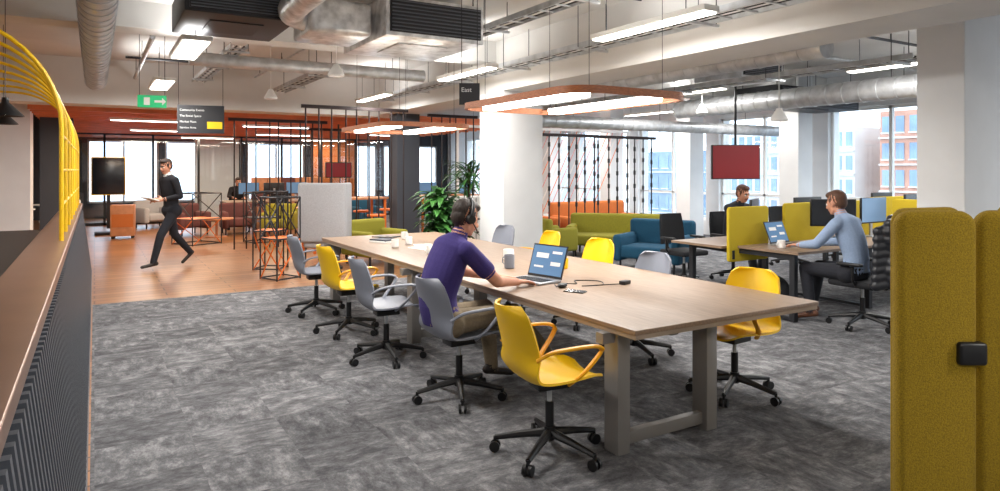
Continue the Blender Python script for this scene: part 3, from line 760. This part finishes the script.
armchair(7.1,10.0,math.radians(0),'olive',.7,.7,.7); armchair(4.15,11.1,math.radians(-70),'olive',.9,.75,.7)
m=MB(); m.box((0,0,.92),(.1,.76,.95),'ltfab',bev=.045)
for s in(-1,1): m.box((.22,s*.35,.92),(.42,.08,.95),'ltfab',bev=.035)
m.box((.26,0,.42),(.5,.62,.14),'ltfab',bev=.05); m.cyl((.22,0,.05),(.22,0,.36),.03,'dark'); m.lathe([(.001,.04),(.28,.03),(.28,.0),(.001,0)],(.22,0,0),'dark')
m.done('high_back_lounge_chair',(3.1,10.65,0),math.radians(60))
def wire(x,y,rot,w=.45,h=1.25,name='wire_frame_shelf',k='dark',k2='orange'):
    m=MB(); c=[(-w/2,-w/2),(w/2,-w/2),(w/2,w/2),(-w/2,w/2)]
    for z in(.02,h*.5,h):
        for i in range(4): m.cyl((*c[i],z),(*c[(i+1)%4],z),.012,k,seg=6)
    for i in range(4):
        m.cyl((*c[i],0),(*c[i],h),.012,k,seg=6); m.cyl((*c[i],0),(*c[(i+1)%4],h*.5),.01,k2,seg=6); m.cyl((*c[(i+1)%4],h*.5),(*c[i],h),.01,k,seg=6)
    m.box((0,0,h*.5),(w,w,.02),k2); m.done(name,(x,y,0),rot)
wire(2.35,10.2,.4,.4,1.2); wire(2.45,11.3,.9,.4,1.25); wire(1.9,15.9,.5,.7,1.1); wire(3.2,15.6,.2,.6,1.1,k2='dark')
def rods(x0,x1,y,z1,n,name='rod_screen',bead=False):
    m=MB(); random.seed(int(x0*10))
    for i in range(n):
        x=(x1-x0)*i/(n-1)+random.uniform(-.03,.03); m.cyl((x,0,0),(x,0,z1),.014,'darkrod',seg=8)
        if bead:
            for q in range(5): zz=.9+q*.28+random.uniform(-.05,.05); m.cyl((x,0,zz),(x,0,zz+.09),.026,'black',seg=8)
    m.box(((x1-x0)/2,0,z1),(x1-x0+.2,.06,.06),'darkrod'); m.done(name,(x0,y,0))
rods(3.2,5.0,11.9,2.72,9); rods(5.95,6.9,12.6,2.72,6); rods(7.3,8.9,11.0,2.3,8,bead=True); rods(9.1,10.6,11.1,2.3,7,bead=True); rods(2.4,4.2,14.4,2.62,9); rods(4.4,6.4,16.9,2.62,9)
m=MB()
for i in range(24):
    x=i*.17; m.cyl((x,0,.5),(x+1.1,0,2.6),.009,('pink','cord','orange')[i%3],seg=6)
m.box((2.6,0,2.62),(5.3,.05,.06),'white'); m.box((2.6,0,.47),(5.3,.05,.06),'white')
for x in(0,5.2): m.box((x,0,1.3),(.06,.06,2.6),'white')
m.done('cord_art_screen',(7.2,13.9,0))
def bartable(x,y,rot,k='orange'):
    m=MB(); m.box((0,0,1.03),(1.6,.7,.04),'wood',bev=.005)
    for a in(-1,1):
        for b in(-1,1): m.box((a*.74,b*.3,.5),(.04,.04,1.02),k)
        m.box((a*.74,0,.15),(.04,.6,.04),k)
    m.done('bar_table',(x,y,0),rot)
def stool(x,y,k='orange'):
    m=MB(); m.lathe([(.001,.74),(.17,.74),(.18,.72),(.17,.7),(.001,.7)],(0,0,0),k)
    for i in range(4):
        a=math.pi/4+i*math.pi/2; m.cyl((.12*math.cos(a),.12*math.sin(a),.7),(.2*math.cos(a),.2*math.sin(a),0),.012,'dark',seg=6)
    m.tube([(.17*math.cos(t),.17*math.sin(t),.25) for t in [i*math.pi/8 for i in range(16)]],.009,'dark',closed=True,seg=6); m.done('bar_stool',(x,y,0))
bartable(4.3,13.2,.1); bartable(6.7,13.4,0)
for a in((3.9,12.5),(4.7,12.5),(4.9,13.9),(6.4,12.9),(7.1,12.95),(3.8,13.8),(5.6,14.2)): stool(*a)
for (x,y,r,k) in((2.0,18.3,-1.2,'plum'),(3.1,18.0,-1.6,'plum'),(3.9,17.0,-2,'olive'),(1.4,21,-1.2,'ltfab'),(5.4,17.7,-1.8,'orfab'),(6.6,18.4,-1.5,'teal')): armchair(x,y,r,k)
def rtable(x,y,h=.72,r=.45,k='white'):
    m=MB(); m.lathe([(.001,h),(r,h),(r,h-.025),(.001,h-.025)],(0,0,0),k,28); m.cyl((0,0,.03),(0,0,h-.02),.03,k); m.lathe([(.001,.035),(.25,.02),(.25,0),(.001,0)],(0,0,0),k,24); m.done('round_table',(x,y,0))
rtable(2.5,17.3,.45,.4,'wood'); rtable(-1.6,18.6); rtable(-2.4,16.4,.72,.5); rtable(-.9,20.9); rtable(4.5,16.0,.72,.45,'wood')
for (x,y) in((-.8,18.2),(-2.4,19),(-1.6,17.5),(-.6,20.0)): shell_chair(x,y,random.random()*6,'white','white',name='shell_task_chair')
bench(3.0,6.2,19.0,20.4); monitor(3.7,19.8,1.57,'screen'); monitor(5,19.8,1.57,'screen'); monitor(4.3,19.4,-1.57,'screend')
m=MB(); m.box((0,0,.42),(.5,.45,.72),'wood',bev=.01); m.box((0,-.228,.42),(.44,.01,.3),'orfab')
for a in(-1,1):
    for b in(-1,1): m.cyl((a*.2,b*.18,.0),(a*.2,b*.18,.06),.03,'black',seg=10)
m.done('mobile_pedestal',(.58,18.2,0),-.1)
m=MB(); m.box((0,0,1.45),(.7,.06,.9),'screend',bev=.01); m.box((0,.01,1.45),(.74,.05,.94),'yellow'); m.box((0,.05,.75),(.08,.06,1.2),'dark'); m.box((0,.05,.04),(.6,.5,.05),'dark',bev=.01); m.done('mobile_display_screen',(.3,19.3,0))
m=MB()
for i in range(9):
    x=-1+i*1.25; m.box((x,0,1.35),(.06,.08,2.7),'dark')
m.box((4,0,2.66),(10.1,.08,.08),'dark'); m.box((4,0,.04),(10.1,.08,.08),'dark'); m.box((4,0,1.35),(10,.01,2.6),'glass'); m.done('glazed_partition',(0,22.6,0))
m=MB(); m.box((0,0,1.35),(1.4,.1,2.7),'paper'); m.done('wall_meeting_room',(3.6,24.8,0))
m=MB(); m.box((0,0,1.35),(1.6,.1,2.7),'orfab'); m.done('wall_feature',(7.2,23.2,0))
m=MB()
for i in range(5):
    for j in range(3): m.box((i*.42,0,.25+j*.45),(.4,.45,.43),('wood','plum','wood')[(i+j)%3],bev=.008)
m.done('locker_bank',(4.4,21.9,0))
m=MB(); m.box((0,0,0),(.8,.06,.56),'black',bev=.01); m.box((0,-.032,0),(.77,.004,.53),'red'); m.cyl((0,0,.2),(0,0,CZ-1.75),.02,'dark'); m.done('ceiling_hung_screen',(8.95,7.45,1.73),math.radians(-28))
m=MB(); m.box((0,0,0),(.6,.06,.36),'black',bev=.01); m.box((0,-.032,0),(.56,.004,.32),'red'); m.cyl((0,0,.15),(0,0,1.1),.02,'dark'); m.done('ceiling_hung_screen',(4.9,15.5,1.6),math.radians(-10))
# plants
def plant(x,y,h,kind=0,pot=.2,n=70,Lr=(.2,.32)):
    random.seed(int(x*100)); m=MB(); m.lathe([(.001,0),(pot*.75,0),(pot,.38),(pot-.02,.38),(pot-.03,.34),(.001,.34)],(0,0,0),'pot',20); m.lathe([(pot-.03,.345),(.001,.35)],(0,0,0),'soil')
    for i in range(n):
        a=random.uniform(0,6.28); z0=.4+(h-.6)*random.random()**.8 if kind==0 else h*random.uniform(.6,.8)
        base=V((random.uniform(-.1,.1),random.uniform(-.1,.1),z0)); L=random.uniform(*Lr); up=random.uniform(.3,1.2)
        d=V((math.cos(a),math.sin(a),0)); side=V((-math.sin(a),math.cos(a),0)); g=[]
        for q in range(7):
            t=q/6; p=base+d*L*t+V((0,0,1))*(L*up*t-L*.8*t*t); w=(.055 if kind==0 else .02)*math.sin(math.pi*min(1,t*.93+.05))**.8
            g.append([p-side*w,p-V((0,0,1))*w*.25,p+side*w])
        m.surf(g,'leaf' if i%2 else 'leaf2',.002)
    if kind==1: m.cyl((0,0,.3),(0,0,h*.8),.03,'soil')
    else:
        for i in range(5): m.cyl((random.uniform(-.05,.05),random.uniform(-.05,.05),.3),(random.uniform(-.1,.1),random.uniform(-.1,.1),h*.85),.01,'leaf2',seg=6)
    m.done('potted_plant',(x,y,0))
plant(4.6,9.45,1.4,0,.22,240,(.26,.42)); plant(5.4,10.0,2.05,1,.2,80,(.35,.55)); plant(5.05,9.7,1.2,0,.18,90)
m=MB(); m.box((0,0,.55),(1.0,.4,1.1),'white',bev=.01); m.box((0,-.2,.55),(.01,.012,1.05),'dark'); m.done('storage_cabinet',(6.2,11.4,0))
# ------------------------------------------------------------ outside
def bldg(x,y,w,d,z0,z1,k,nw,nf,name='office_building'):
    m=MB(); m.box((0,0,(z0+z1)/2),(w,d,z1-z0),k)
    fh=(z1-z0)/nf
    for i in range(nw):
        for j in range(nf):
            m.box((-w/2-.02,-d/2+d*(i+.5)/nw,z0+fh*(j+.5)),(.1,d/nw*.6,fh*.6),'bglass')
            m.box((-w/2-.1,-d/2+d*(i+.5)/nw,z0+fh*(j+.18)),(.2,d/nw*.66,fh*.05),'stone')
    for j in range(nf): m.box((-w/2-.1,0,z0+fh*j),(.2,d,fh*.06),'stone')
    m.done(name,(x,y,0))
bldg(56,19,10,20,-12,6,'brick',20,9); bldg(56,37,10,12,-12,5,'stone',14,9); bldg(70,58,12,26,-12,4.0,'bglass',14,6); bldg(58,0,10,14,-12,5.0,'stone',12,7); bldg(60,90,12,24,-12,6,'stone',10,7)
m=MB(); m.box((60,20,-12.5),(90,160,1),'slate'); m.done('street_ground')
w=bpy.data.worlds.new('world'); sc.world=w; w.use_nodes=True; bg=w.node_tree.nodes['Background']; bg.inputs[0].default_value=(.84,.92,1,1); bg.inputs[1].default_value=3.5
sc.view_settings.view_transform='Standard'
sc.view_settings.exposure=0.15
